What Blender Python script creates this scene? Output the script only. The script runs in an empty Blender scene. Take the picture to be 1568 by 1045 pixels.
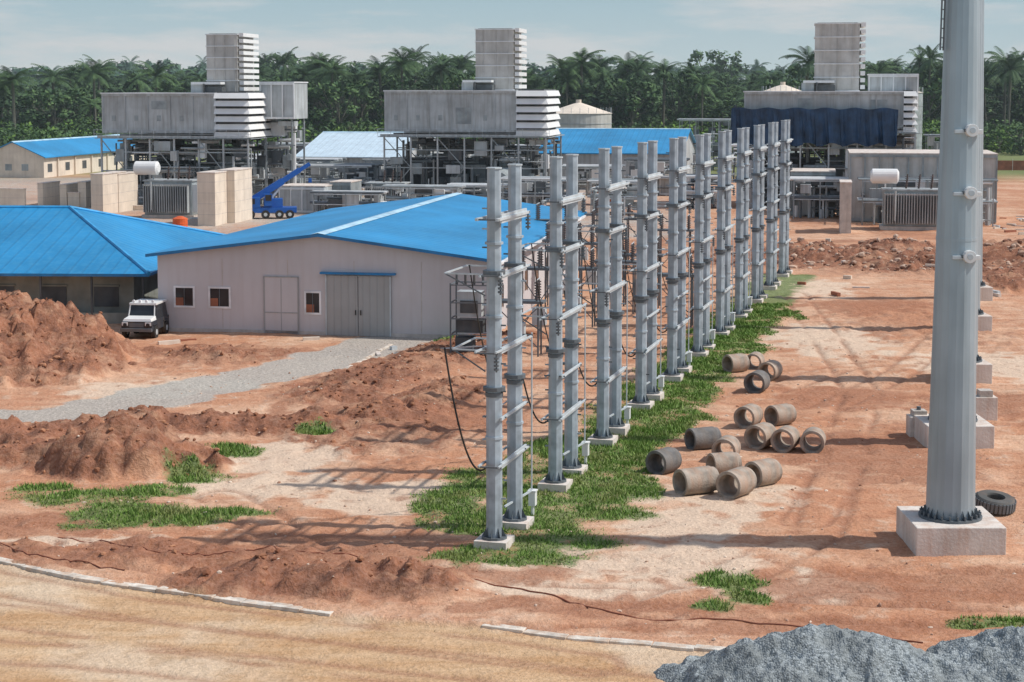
import bpy, math, random
import numpy as np
from mathutils import Vector, Matrix
R=math.radians
random.seed(7); rng=np.random.default_rng(7)
# ---------------------------------------------------------------- camera model (survey of the site)
F=2600.0; CXP=784.0; YH=137.0; HC=15.0; PIT=R(5)
YA=YH+F*math.tan(PIT)
def ray(x,y):
    a=(x-CXP)/F; b=-(y-YA)/F
    return a, math.cos(PIT)+b*math.sin(PIT), -math.sin(PIT)+b*math.cos(PIT)
def gnd(x,y,z=0.0):
    a,c,d=ray(x,y); t=(z-HC)/d
    return a*t, c*t
def at(x,y,Y):
    a,c,d=ray(x,y); t=Y/c
    return a*t, HC+d*t
scene=bpy.context.scene
cam=bpy.data.cameras.new("camera"); camo=bpy.data.objects.new("camera",cam)
scene.collection.objects.link(camo); scene.camera=camo
camo.location=(0,0,HC); camo.rotation_euler=(math.pi/2-PIT,0,0)
cam.sensor_width=36; cam.lens=36*F/1568; cam.shift_y=-(522.67-YA)/1568; cam.clip_end=20000; cam.clip_start=1
# ---------------------------------------------------------------- noise
TAB=rng.random((256,256))
def vn(x,y,s=0):
    x=np.asarray(x,float)+s*17.3; y=np.asarray(y,float)+s*31.7
    xi=np.floor(x).astype(int); yi=np.floor(y).astype(int)
    fx=x-xi; fy=y-yi; fx=fx*fx*(3-2*fx); fy=fy*fy*(3-2*fy)
    a=TAB[xi&255,yi&255]; b=TAB[(xi+1)&255,yi&255]; c=TAB[xi&255,(yi+1)&255]; d=TAB[(xi+1)&255,(yi+1)&255]
    return (a*(1-fx)+b*fx)*(1-fy)+(c*(1-fx)+d*fx)*fy
def fbm(x,y,o=4,s=0):
    t=0;a=.5;n=0
    for i in range(o):
        t=t+a*vn(x*2**i,y*2**i,s+i*3); n+=a; a*=.5
    return t/n
def sst(a,b,x):
    t=np.clip((x-a)/(b-a),0,1); return t*t*(3-2*t)
# ---------------------------------------------------------------- materials
def newmat(name):
    m=bpy.data.materials.new(name); m.use_nodes=True
    nt=m.node_tree; b=nt.nodes["Principled BSDF"]
    return m,nt,b
def N(nt,t,**k):
    n=nt.nodes.new(t)
    for a,v in k.items(): setattr(n,a,v)
    return n
def math_(nt,op,a,b=None):
    n=N(nt,"ShaderNodeMath",operation=op)
    for i,v in enumerate((a,b)):
        if v is None: continue
        if isinstance(v,(int,float)): n.inputs[i].default_value=v
        else: nt.links.new(v,n.inputs[i])
    return n.outputs[0]
def mixc(nt,f,a,b,mode='MIX'):
    n=N(nt,"ShaderNodeMix",data_type='RGBA',blend_type=mode)
    for i,v in ((0,f),(6,a),(7,b)):
        if isinstance(v,(int,float)): n.inputs[i].default_value=v
        elif isinstance(v,tuple): n.inputs[i].default_value=(*v[:3],1)
        else: nt.links.new(v,n.inputs[i])
    return n.outputs[2]
def noise(nt,vec,scale,detail=4,rough=.55):
    n=N(nt,"ShaderNodeTexNoise"); n.inputs['Scale'].default_value=scale; n.inputs['Detail'].default_value=detail; n.inputs['Roughness'].default_value=rough
    if vec is not None: nt.links.new(vec,n.inputs['Vector'])
    return n.outputs['Fac']
def ramp(nt,f,a,b):
    n=N(nt,"ShaderNodeMapRange"); nt.links.new(f,n.inputs[0]); n.inputs[1].default_value=a; n.inputs[2].default_value=b
    return n.outputs[0]
def M(name,col,rough=.6,metal=0.0,var=.25,scale=.8,bump=0.0,streak=0.0,dirt=(.25,.17,.1),dirtamt=.15,rib=None,spec=.4):
    m,nt,b=newmat(name)
    tc=N(nt,"ShaderNodeTexCoord").outputs['Object']
    n1=noise(nt,tc,scale,3)
    dark=tuple(c*(1-var) for c in col); lite=tuple(min(1,c*(1+var)) for c in col)
    c=mixc(nt,ramp(nt,n1,.3,.7),dark,lite)
    if dirtamt+streak>.12:
        mp=N(nt,"ShaderNodeMapping"); nt.links.new(tc,mp.inputs[0]); mp.inputs['Scale'].default_value=(2.2,2.2,.18)
        n2=noise(nt,mp.outputs[0],1.1,3)
        c=mixc(nt,math_(nt,'MULTIPLY',ramp(nt,n2,.45,.75),dirtamt+streak),c,dirt)
    if rib:
        sx=N(nt,"ShaderNodeSeparateXYZ"); nt.links.new(tc,sx.inputs[0])
        v=sx.outputs['XYZ'.index(rib[0])]
        s=math_(nt,'SINE',math_(nt,'MULTIPLY',v,2*math.pi/rib[1]))
        s=math_(nt,'POWER',math_(nt,'ADD',math_(nt,'MULTIPLY',s,.5),.5),rib[3] if len(rib)>3 else 6)
        c=mixc(nt,math_(nt,'MULTIPLY',s,rib[2]),c,tuple(x*.45 for x in col))
        bp=N(nt,"ShaderNodeBump"); bp.inputs['Strength'].default_value=.4; bp.inputs['Distance'].default_value=.05
        nt.links.new(s,bp.inputs['Height']); nt.links.new(bp.outputs[0],b.inputs['Normal'])
    elif bump>0:
        bp=N(nt,"ShaderNodeBump"); bp.inputs['Strength'].default_value=bump; bp.inputs['Distance'].default_value=.05
        nt.links.new(noise(nt,tc,scale*8,3),bp.inputs['Height']); nt.links.new(bp.outputs[0],b.inputs['Normal'])
    nt.links.new(c,b.inputs['Base Color'])
    b.inputs['Roughness'].default_value=rough; b.inputs['Metallic'].default_value=metal
    b.inputs['Specular IOR Level'].default_value=spec
    return m
blue=M("roof_blue",(.02,.235,.48),.5,var=.20,scale=.16,dirtamt=.25,dirt=(.12,.38,.55),rib=('Y',.9,.16,8),spec=.3)
bluex=M("roof_blue_x",(.02,.235,.48),.5,var=.20,scale=.16,dirtamt=.25,dirt=(.12,.38,.55),rib=('X',.9,.16,8),spec=.3)
bluetrim=M("trim_blue",(.02,.19,.42),.5)
ridgec=M("ridge_cap",(.40,.60,.72),.5)
palewall=M("wall_plaster",(.58,.55,.55),.8,var=.06,scale=.3,dirtamt=.18,dirt=(.42,.32,.27))
cream=M("wall_cream",(.72,.63,.52),.85,var=.12,scale=.5,dirtamt=.25,dirt=(.42,.33,.25))
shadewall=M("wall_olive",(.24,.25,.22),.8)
doorm=M("door_grey",(.38,.38,.37),.6,var=.06,rib=('X',.45,.18,10))
glass=M("window_glass",(.03,.035,.04),.15,var=.3,dirtamt=0)
frame=M("frame_white",(.76,.76,.76),.5,dirtamt=.05)
conc=M("concrete",(.55,.50,.45),.9,var=.2,scale=1.2,bump=.4,streak=.15,dirt=(.25,.19,.15))
concw=M("concrete_pale",(.66,.60,.54),.9,var=.15,scale=1.2,bump=.4,streak=.35,dirt=(.45,.24,.14))
pipec=M("pipe_concrete",(.34,.29,.24),.95,var=.4,scale=2.0,bump=.5,streak=.45,dirt=(.46,.25,.15))
piped=M("pipe_concrete_dark",(.16,.155,.15),.95,var=.35,scale=2.0,bump=.5,streak=.2)
galv=M("steel_galvanised",(.37,.43,.475),.5,metal=.12,var=.3,scale=1.6,dirtamt=.3,dirt=(.17,.19,.20),streak=.3)
galvl=M("steel_galvanised_light",(.52,.57,.59),.5,metal=.1,var=.15,scale=1.5)
galvd=M("steel_dark",(.13,.15,.165),.55,metal=.2,var=.25)
polem=M("pole_steel",(.35,.415,.45),.45,metal=.25,var=.10,scale=.5,streak=.4,dirtamt=.15,dirt=(.21,.255,.275))
black=M("rubber_black",(.03,.03,.03),.8,dirtamt=.2)
clad=M("cladding_grey",(.46,.49,.495),.55,metal=.05,var=.25,scale=.35,streak=.45,dirt=(.24,.23,.21),dirtamt=.25)
cladl=M("cladding_light",(.72,.74,.74),.5,var=.08,scale=.4,streak=.15,dirt=(.45,.42,.38),dirtamt=.15)
cladt=M("cladding_tan",(.50,.49,.46),.6,var=.18,scale=.5,streak=.3,dirt=(.3,.27,.22))
mach=M("machinery_grey",(.32,.36,.37),.6,metal=.05,var=.3,scale=.6,streak=.1)
machd=M("machinery_dark",(.08,.09,.095),.7,var=.4)
tarp=M("tarpaulin_navy",(.014,.045,.10),.5,var=.6,scale=.7,bump=1.0,dirtamt=.3,dirt=(.07,.11,.17))
white=M("white_paint",(.78,.78,.76),.4,var=.05,dirtamt=.1)
craneb=M("crane_blue",(.015,.11,.42),.35,var=.1,dirtamt=.08)
orange=M("orange_paint",(.7,.12,.03),.5)
rust=M("rust_red",(.32,.12,.07),.8,var=.3)
shedr=M("shed_roof_pale",(.55,.68,.76),.5,var=.1,rib=('X',1.0,.12,8))
kerbm=M("kerb_concrete",(.64,.58,.50),.9,var=.35,scale=2.5,bump=.4,streak=.3,dirt=(.5,.30,.17),dirtamt=.45)
# ---------------------------------------------------------------- mesh builder
class B:
    def __init__(s): s.v=[];s.f=[];s.m=[];s.mats=[];s.T=Matrix.Identity(4)
    def mi(s,mat):
        if mat not in s.mats: s.mats.append(mat)
        return s.mats.index(mat)
    def add(s,vs,fs,mat):
        o=len(s.v); s.v+= [tuple(s.T@Vector(p)) for p in vs]
        k=s.mi(mat)
        for f in fs: s.f.append(tuple(i+o for i in f)); s.m.append(k)
    def box(s,x0,x1,y0,y1,z0,z1,mat):
        s.add([(x0,y0,z0),(x1,y0,z0),(x1,y1,z0),(x0,y1,z0),(x0,y0,z1),(x1,y0,z1),(x1,y1,z1),(x0,y1,z1)],
              [(0,3,2,1),(4,5,6,7),(0,1,5,4),(1,2,6,5),(2,3,7,6),(3,0,4,7)],mat)
    def tube(s,p0,p1,r0,r1=None,n=8,mat=None,ph=0.0,cap=True):
        if r1 is None: r1=r0
        p0=Vector(p0);p1=Vector(p1);d=(p1-p0)
        if d.length<1e-6: return
        d.normalize(); u=d.cross(Vector((0,0,1)))
        if u.length<.05: u=Vector((1,0,0))
        u.normalize(); w=d.cross(u)
        vs=[]
        for p,r in ((p0,r0),(p1,r1)):
            for i in range(n):
                a=2*math.pi*i/n+ph
                vs.append(p+u*math.cos(a)*r+w*math.sin(a)*r)
        fs=[(i,(i+1)%n,n+(i+1)%n,n+i) for i in range(n)]
        if cap: fs+=[tuple(range(n))[::-1],tuple(range(n,2*n))]
        s.add(vs,fs,mat)
    def beam(s,p0,p1,w,mat,h=None):
        s.tube(p0,p1,w*.72,w*.72,4,mat,ph=math.pi/4)
    def lathe(s,prof,n,mat,axis='z'):
        vs=[]
        for r,h in prof:
            for i in range(n):
                a=2*math.pi*i/n; c,d=r*math.cos(a),r*math.sin(a)
                vs.append((c,h,d) if axis=='y' else (c,d,h))
        k=len(prof); fs=[]
        for j in range(k):
            for i in range(n):
                f=(j*n+i,((j+1)%k)*n+i,((j+1)%k)*n+(i+1)%n,j*n+(i+1)%n); fs.append(f if axis=='y' else f[::-1])
        s.add(vs,fs,mat)
    def obj(s,name,loc=(0,0,0),rz=0,parent=None,smooth=False,bevel=0):
        me=bpy.data.meshes.new(name); me.from_pydata(s.v,[],s.f)
        for m in s.mats: me.materials.append(m)
        me.polygons.foreach_set("material_index",s.m)
        me.update()
        o=bpy.data.objects.new(name,me); scene.collection.objects.link(o)
        o.location=loc; o.rotation_euler=(0,0,rz)
        if parent: o.parent=parent
        if bevel:
            b=o.modifiers.new("b",'BEVEL'); b.width=bevel; b.segments=2; b.limit_method='ANGLE'
        if smooth:
            me.polygons.foreach_set("use_smooth",[True]*len(s.f))
            try: me.set_sharp_from_angle(angle=R(35))
            except Exception: pass
        return o
def empty(name,loc=(0,0,0),rz=0):
    o=bpy.data.objects.new(name,None); scene.collection.objects.link(o); o.location=loc; o.rotation_euler=(0,0,rz); return o
# ---------------------------------------------------------------- ground
def pl(pts): return np.array([gnd(*p) for p in pts])
def distpl(X,Y,P):
    d=np.full(X.shape,1e9)
    for (ax,ay),(bx,by) in zip(P[:-1],P[1:]):
        dx,dy=bx-ax,by-ay; t=np.clip(((X-ax)*dx+(Y-ay)*dy)/(dx*dx+dy*dy),0,1)
        d=np.minimum(d,np.hypot(X-ax-t*dx,Y-ay-t*dy))
    return d
kerb=pl([(-200,815),(0,858),(120,883),(330,914),(510,938),(620,948),(740,957),(870,973),(1000,984),(1130,996),(1300,1012),(1568,1042),(1900,1060)])
path=pl([(-200,665),(0,646),(130,632),(270,602),(430,570),(540,540),(640,513)])
row0=Vector((*gnd(757,835),0)); row1=Vector((*gnd(1197,425),0))
rowdir=(row1-row0).normalized(); rowlen=(row1-row0).length
def blob(X,Y,px,py,rx,ry,n=0,seed=0,Z=None):
    cx,cy=gnd(px,py)
    r=np.hypot((X-cx)/rx,(Y-cy)/ry)
    if n: r=r+n*(fbm(X*.9,Y*.9,3,seed)-.5)
    return r
mounds=[(185,716,3.3,2.5,1.85),(110,712,2.6,2.0,.8),(275,716,2.3,1.8,.7),(15,705,2.5,1.6,.8),
        (20,552,6.3,8.5,3.1),(100,568,3.6,5,1.3),(-60,560,8,8,2.9),(330,548,3,2,.35),
        (1250,392,4,7,.9),(1330,402,4,6,.8),(1430,408,5,7,1.0),(1520,400,5,8,1.5),(1600,400,6,9,1.7),(1540,440,4,4,.8),(1380,385,5,6,.8)]
bank=pl([(-150,668),(60,664),(250,655),(470,652),(600,640),(700,600)])
bank2=pl([(520,600),(600,570),(700,540),(760,520)])
bank3=pl([(340,893),(420,885),(520,898),(600,892),(640,900)])
rub=pl([(1190,395),(1300,395),(1420,405),(1560,410),(1800,420)])
tracks=[pl(t) for t in ([(1235,800),(1265,750),(1300,690)],[(-100,790),(100,838),(260,868),(420,905)],[(700,905),(1000,912),(1300,890),(1700,890)],
   [(820,950),(1100,925),(1350,940),(1700,950)],[(1230,640),(1380,570),(1480,480)],[(1215,450),(1320,600),(1250,820),(1000,930)],
   [(-100,925),(300,975),(700,1015),(1100,1060)],[(-100,985),(250,1010),(600,1060)],[(250,560),(420,525),(640,530)],[(380,900),(560,880),(640,920)],[(420,870),(520,905),(560,940)],
   [(1100,620),(1300,560),(1560,540)],[(-50,880),(200,925),(600,975),(900,1010)],[(60,800),(330,860),(700,880)],[(340,760),(450,830),(520,900)],[(150,860),(350,820),(620,790)])]
def trackm(X,Y):
    g=np.zeros(X.shape)
    for P in tracks:
        d=distpl(X,Y,P)+.25*(fbm(X*.4,Y*.4,2,55)-.5); g=np.maximum(g,np.exp(-((d-.85)/.17)**2))
    return g*sst(.28,.5,fbm(X*.35,Y*.35,3,56))
def pathm(X,Y): return 1-sst(1.9,2.9,distpl(X,Y,path)+1.9*(fbm(X*.7,Y*.7,3,9)-.5))
def rough(X,Y):
    r=np.zeros(X.shape)
    r=np.maximum(r,1-sst(1.0,2.8,distpl(X,Y,bank)))
    r=np.maximum(r,.9*(1-sst(1.2,5.0,distpl(X,Y,bank2)+2*(fbm(X*.4,Y*.4,2,14)-.5))))
    r=np.maximum(r,.95*(1-sst(.9,2.4,distpl(X,Y,bank3))))
    r=np.maximum(r,.9*(1-sst(5,15,distpl(X,Y,rub))))
    for i,m in enumerate(mounds): r=np.maximum(r,1-sst(.7,1.15,blob(X,Y,m[0],m[1],m[2],m[3],.5,i)))
    r=np.maximum(r,.6*(1-sst(.5,1.1,blob(X,Y,610,660,5,8,1.2,5))))
    r=np.maximum(r,.6*(1-sst(.6,1.1,blob(X,Y,330,545,7,4,.8,6))))
    r=np.maximum(r,.55*(1-sst(.5,1.1,blob(X,Y,280,850,8,1.8,1.2,7))))
    r=np.maximum(r,.35*(1-sst(.5,1.1,blob(X,Y,1400,500,7,9,1.4,8))))
    r=r*(.55+.9*fbm(X*.35,Y*.35,3,15))
    return np.clip(r,0,1)*(1-pathm(X,Y))
def roadm(X,Y):
    ky=np.interp(X,kerb[:,0],kerb[:,1]); return sst(-.05,.25,ky-Y)
def height(X,Y):
    X=np.asarray(X,float);Y=np.asarray(Y,float)
    near=1-sst(160,300,Y)
    rd=roadm(X,Y)
    h=.20*(fbm(X*.25,Y*.25,3,1)-.5)
    h=h+.15*(fbm(X*1.2,Y*1.4,4,2)-.5)
    r=rough(X,Y)
    rid=np.abs(fbm(X*.9+.3*Y,Y*.8,4,4)-.5)*2
    rid2=np.abs(fbm(X*2.1,Y*1.5+.4*X,3,5)-.5)*2
    h=h+r*(.6*(fbm(X*.8,Y*.8,4,3)-.38)+.55*(.35-rid)+.30*(.35-rid2)+.20*(fbm(X*3,Y*3,2,6)-.5))
    h=h+.55*np.exp(-(distpl(X,Y,bank)/1.0)**2)*(.3+1.1*fbm(X*.6,Y*.6,2,8))
    h=h+.45*np.exp(-(distpl(X,Y,bank2)/1.8)**2)*(fbm(X*.6,Y*.6,2,8))
    b3=np.exp(-(distpl(X,Y,bank3)/1.0)**2)
    h=h+.36*b3*(.4+1.1*fbm(X*.7,Y*.7,2,18))+.12*b3*np.sin((X*.75-Y*.5+2.5*fbm(X*.4,Y*.4,2,17))*6.5)
    mm=np.zeros(X.shape)
    for i,m in enumerate(mounds):
        q=blob(X,Y,m[0],m[1],m[2],m[3],.55,i+11)
        g=np.clip(1-q,0,1); mm=np.maximum(mm,m[4]*(g*(2-g))**1.1*(.75+.5*fbm(X*.8,Y*.8,3,21)-.35*rid*(g<.8)))
    h=h+mm
    h=h-.10*trackm(X,Y)*(1-r)
    rt=np.sin((X*.35+Y*.95+2.2*fbm(X*.12,Y*.12,2,12))*4.2)
    h=h+.035*rt*(sst(.45,.6,fbm(X*.2,Y*.2,2,13)))*(1-r)*(1-rd)
    h=h*(1-.7*rd)-.10*rd
    h=h*(1-.7*pathm(X,Y))
    return h*near
def gh(x,y): return float(height(np.array([x]),np.array([y]))[0])
grassb=[(60,748,1.4,.8),(130,765,3.0,1.5),(195,788,2.8,1.9),(265,795,2.1,1.0),(330,785,2.6,.9),(300,730,1.5,1.4),(365,690,1.4,1.4),(230,755,2.0,1.2),
 (700,790,1.8,2.0),(725,750,1.8,3.4),(685,770,1.4,2.2),(790,850,2.5,1.3),(840,822,2.4,1.9),(900,775,2.4,2.6),(955,745,1.5,2.4),(960,700,2.0,3.0),(830,720,2.2,3.2),
 (880,690,2.5,4),(1025,640,1.9,4.2),(1045,597,1.8,4.2),(1085,570,1.6,4.2),(1130,528,1.8,4.2),(1205,482,1.1,3),(1150,505,1.6,3.2),
 (960,650,2.2,5),(1125,888,1.3,1.1),(1150,915,.9,.9),(1095,925,.7,.7),(1500,955,1.2,.6),(1550,950,.9,.5),(480,665,1.2,1),(690,520,1.0,3)]
def grassm(X,Y):
    g=np.zeros(X.shape)
    for i,b in enumerate(grassb):
        g=np.maximum(g,1-sst(.45,1.2,blob(X,Y,b[0],b[1],b[2],b[3],1.1,i)))
    u=(X-row0.x)*rowdir.x+(Y-row0.y)*rowdir.y; w=np.abs((X-row0.x)*-rowdir.y+(Y-row0.y)*rowdir.x+.2)
    g=np.maximum(g,(1-sst(1.1,3.2,w+2*(fbm(X*.5,Y*.5,2,31)-.5)))*(u>1)*(u<rowlen+2)*.95)
    g=g*(.50+.5*sst(.28,.5,fbm(X*1.1,Y*1.1,3,40)))
    return g*(1-roadm(X,Y))
def axis(d0,d1,step,lo,hi,g):
    a=list(np.arange(d0,d1,step)); s=step
    while a[-1]<hi: s*=g; a.append(a[-1]+s)
    s=step; f=[d0]
    while f[-1]>lo: s*=g; f.append(f[-1]-s)
    return np.array(sorted(set(f[1:]))+a)
xs=axis(-34,40,.15,-6000,6000,1.12)
ys=list(np.arange(36,72,.15)); s=.15
while ys[-1]<150: s=min(s*1.006,.5); ys.append(ys[-1]+s)
while ys[-1]<9000: s*=1.04; ys.append(ys[-1]+s)
ys=np.array([20,28,33]+ys)
GX,GY=np.meshgrid(xs,ys); GZ=height(GX,GY)
nx,ny=len(xs),len(ys)
co=np.stack([GX,GY,GZ],-1).reshape(-1,3).astype(np.float32)
idx=np.arange(nx*ny).reshape(ny,nx)
fc=np.stack([idx[:-1,:-1],idx[:-1,1:],idx[1:,1:],idx[1:,:-1]],-1).reshape(-1,4)
me=bpy.data.meshes.new("ground"); me.vertices.add(len(co)); me.vertices.foreach_set("co",co.ravel())
me.loops.add(fc.size); me.loops.foreach_set("vertex_index",fc.ravel().astype(np.int32))
me.polygons.add(len(fc)); me.polygons.foreach_set("loop_start",np.arange(0,fc.size,4,dtype=np.int32)); 
me.polygons.foreach_set("use_smooth",np.ones(len(fc),dtype=bool)); me.update(calc_edges=True); me.validate()
gm=grassm(GX,GY); far=sst(262,330,GY+30*(fbm(GX*.02,GY*.02,2,50)-.5)); gm=np.maximum(gm,far)
rg=rough(GX,GY); rg=np.maximum(rg, .5*sst(.5,.7,fbm(GX*.12,GY*.12,3,60))*sst(110,150,GY))
yard=.65*sst(165,175,GY)*(1-sst(285,300,GY))*(1-sst(18,26,GX))*(.5+.8*fbm(GX*.15,GY*.1,3,61))
c1=np.stack([gm,np.maximum(pathm(GX,GY),yard),rg,roadm(GX,GY)],-1).reshape(-1,4).astype(np.float32)
ca=me.color_attributes.new("mask",'FLOAT_COLOR','POINT'); ca.data.foreach_set("color",c1.ravel())
pale=np.zeros(GX.shape)
for b_ in [(1000,860,6,3),(1230,440,5,10),(1100,760,4,4),(1260,520,5,9),(430,745,4,3),(440,700,4,4),(600,760,4,3),(850,900,6,1.5),(1050,800,3,3),(200,600,4,3),(320,590,4,2),(1220,900,4,2),(1500,560,5,6),(130,830,4,.8)]:
    pale=np.maximum(pale,1-sst(.2,1.25,blob(GX,GY,b_[0],b_[1],b_[2],b_[3],1.1,62)))
damp_shade=np.zeros(GX.shape)  # damp soil tone, with shadow darkening also painted into the foreground patches
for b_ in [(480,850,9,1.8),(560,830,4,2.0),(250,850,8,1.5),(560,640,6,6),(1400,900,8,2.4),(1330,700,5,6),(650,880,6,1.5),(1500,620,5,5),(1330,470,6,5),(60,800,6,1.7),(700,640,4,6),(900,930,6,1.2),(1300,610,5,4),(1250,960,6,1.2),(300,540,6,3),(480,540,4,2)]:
    damp_shade=np.maximum(damp_shade,1-sst(.3,1.25,blob(GX,GY,b_[0],b_[1],b_[2],b_[3],1.2,63)))
c2=np.stack([pale,damp_shade,trackm(GX,GY),fbm(GX*.5,GY*.5,4,64)],-1).reshape(-1,4).astype(np.float32)
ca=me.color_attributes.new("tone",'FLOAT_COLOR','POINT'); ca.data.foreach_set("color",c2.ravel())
go=bpy.data.objects.new("ground",me); scene.collection.objects.link(go)
m,nt,b=newmat("soil")
at_=N(nt,"ShaderNodeAttribute",attribute_name="mask"); sep=N(nt,"ShaderNodeSeparateColor"); nt.links.new(at_.outputs['Color'],sep.inputs[0])
at2=N(nt,"ShaderNodeAttribute",attribute_name="tone"); sp2=N(nt,"ShaderNodeSeparateColor"); nt.links.new(at2.outputs['Color'],sp2.inputs[0])
geo=N(nt,"ShaderNodeNewGeometry").outputs['Position']
nl=noise(nt,geo,.13,4,.6); nm=noise(nt,geo,.9,5,.68); nf=noise(nt,geo,7,4,.7)
mp=N(nt,"ShaderNodeMapping"); nt.links.new(geo,mp.inputs[0]); mp.inputs['Scale'].default_value=(.12,.8,1); mp.inputs['Rotation'].default_value=(0,0,R(-12))
ns=noise(nt,mp.outputs[0],1.0,5,.65)
def msk(x,a=1.0,lo=.3,hi=.7): return ramp(nt,math_(nt,'ADD',x,math_(nt,'MULTIPLY',math_(nt,'SUBTRACT',nm,.5),a)),lo,hi)
sand=mixc(nt,ramp(nt,nl,.42,.58),(.58,.27,.14),(.71,.43,.27))
sand=mixc(nt,math_(nt,'MULTIPLY',ramp(nt,ns,.48,.60),.6),sand,(.51,.21,.10))
sand=mixc(nt,math_(nt,'MULTIPLY',msk(sp2.outputs[0]),.85),sand,(.78,.60,.44))
sand=mixc(nt,math_(nt,'MULTIPLY',ramp(nt,nm,.54,.66),.45),sand,(.80,.63,.47))
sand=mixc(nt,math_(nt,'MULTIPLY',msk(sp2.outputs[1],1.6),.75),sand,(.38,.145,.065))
sand=mixc(nt,math_(nt,'MULTIPLY',ramp(nt,nm,.44,.32),.6),sand,(.34,.13,.062))
red=mixc(nt,ramp(nt,nm,.35,.62),(.16,.055,.024),(.39,.155,.075))
red=mixc(nt,math_(nt,'MULTIPLY',ramp(nt,ns,.5,.62),.5),red,(.60,.34,.20))
rf=ramp(nt,math_(nt,'ADD',sep.outputs[2],math_(nt,'MULTIPLY',math_(nt,'SUBTRACT',nm,.5),1.8)),.25,.70)
c=mixc(nt,rf,sand,red)
road=mixc(nt,ramp(nt,ns,.38,.62),(.56,.32,.15),(.70,.47,.27))
road=mixc(nt,math_(nt,'MULTIPLY',ramp(nt,nl,.48,.58),.55),road,(.80,.65,.48))
road=mixc(nt,math_(nt,'MULTIPLY',ramp(nt,nm,.45,.33),.35),road,(.42,.24,.11))
c=mixc(nt,at_.outputs['Alpha'],c,road)
c=mixc(nt,math_(nt,'MULTIPLY',sp2.outputs[2],.6),c,(.34,.14,.07))
grav=mixc(nt,ramp(nt,nf,.3,.7),(.32,.31,.27),(.58,.55,.49))
c=mixc(nt,math_(nt,'MULTIPLY',msk(sep.outputs[1],.8),.85),c,grav)
gr=mixc(nt,ramp(nt,nm,.35,.65),(.085,.15,.03),(.16,.24,.055))
gf=ramp(nt,math_(nt,'ADD',sep.outputs[0],math_(nt,'MULTIPLY',math_(nt,'SUBTRACT',nf,.5),1.5)),.22,.70)
c=mixc(nt,math_(nt,'MULTIPLY',gf,.88),c,gr)
c=mixc(nt,ramp(nt,nf,.28,.72),mixc(nt,.28,c,(0,0,0)),mixc(nt,.07,c,(1,1,1)))
nt.links.new(c,b.inputs['Base Color']); b.inputs['Roughness'].default_value=.95; b.inputs['Specular IOR Level'].default_value=.15
bp=N(nt,"ShaderNodeBump"); bp.inputs['Strength'].default_value=.9; bp.inputs['Distance'].default_value=.2
nt.links.new(math_(nt,'ADD',nm,math_(nt,'MULTIPLY',nf,.35)),bp.inputs['Height']); nt.links.new(bp.outputs[0],b.inputs['Normal'])
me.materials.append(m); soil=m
def strip(name,pts,w,h,mat,seg=1.0,gap=.0,zoff=0.03):
    P=[Vector((*gnd(*p),0)) for p in pts]; bb=B()
    for a,c in zip(P[:-1],P[1:]):
        L=(c-a).length; n=max(1,int(L/seg)); d=(c-a)/n
        for i in range(n):
            if random.random()<gap: continue
            p=a+d*i; q=a+d*(i+.985); u=Vector((-d.y,d.x,0)).normalized()*w/2
            j=Vector((0,random.uniform(-.03,.03),0)); p=p+j;q=q+j
            z0=max(min(gh(p.x,p.y),.05),-.06)+zoff; z1=max(min(gh(q.x,q.y),.05),-.06)+zoff
            z0=z1=(z0+z1)/2+random.uniform(-.03,.01)
            bb.add([(p.x-u.x,p.y-u.y,-.4),(q.x-u.x,q.y-u.y,-.4),(q.x+u.x,q.y+u.y,-.4),(p.x+u.x,p.y+u.y,-.4),
                    (p.x-u.x,p.y-u.y,z0),(q.x-u.x,q.y-u.y,z1),(q.x+u.x,q.y+u.y,z1),(p.x+u.x,p.y+u.y,z0)],
                   [(0,3,2,1),(4,5,6,7),(0,1,5,4),(1,2,6,5),(2,3,7,6),(3,0,4,7)],mat)
    return bb.obj(name,bevel=.015)
strip("road_kerb",[(-200,815),(0,858),(120,883),(330,914),(510,938)],.36,.1,kerbm,.9,.03)
strip("road_kerb",[(740,957),(870,973),(1000,984),(1130,996),(1300,1012)],.32,.1,kerbm,.9,.05)
strip("path_edging",[(480,590),(540,562),(605,524)],.22,.1,kerbm,.9,.1,.06)
def ground_line(name,pts,r,mat,z=.02):
    P=[gnd(*p) for p in pts]; cu=bpy.data.curves.new(name,'CURVE'); cu.dimensions='3D'; cu.bevel_depth=r; cu.bevel_resolution=2
    sp=cu.splines.new('POLY'); q=[]
    for (a,b_),(c_,d_) in zip(P[:-1],P[1:]):
        for i in range(12):
            t=i/12; x=a+(c_-a)*t; y=b_+(d_-b_)*t+.12*math.sin(x*1.3)
            q.append((x,y,gh(x,y)+z))
    sp.points.add(len(q)-1)
    for i,p in enumerate(q): sp.points[i].co=(*p,1)
    o=bpy.data.objects.new(name,cu); scene.collection.objects.link(o); cu.materials.append(mat); return o
hm=M("furrow_red",(.26,.09,.05),.6)  # red-brown tubes laid on the ground to stand for soil cut lines
ground_line("furrow_line",[(640,880),(800,905),(950,940),(1100,950),(1250,960),(1430,990)],.025,hm)
ground_line("furrow_line",[(90,825),(220,848),(320,856),(420,850),(560,852)],.02,hm)
ground_line("furrow_line",[(0,838),(90,860),(200,880)],.02,hm)
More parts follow.
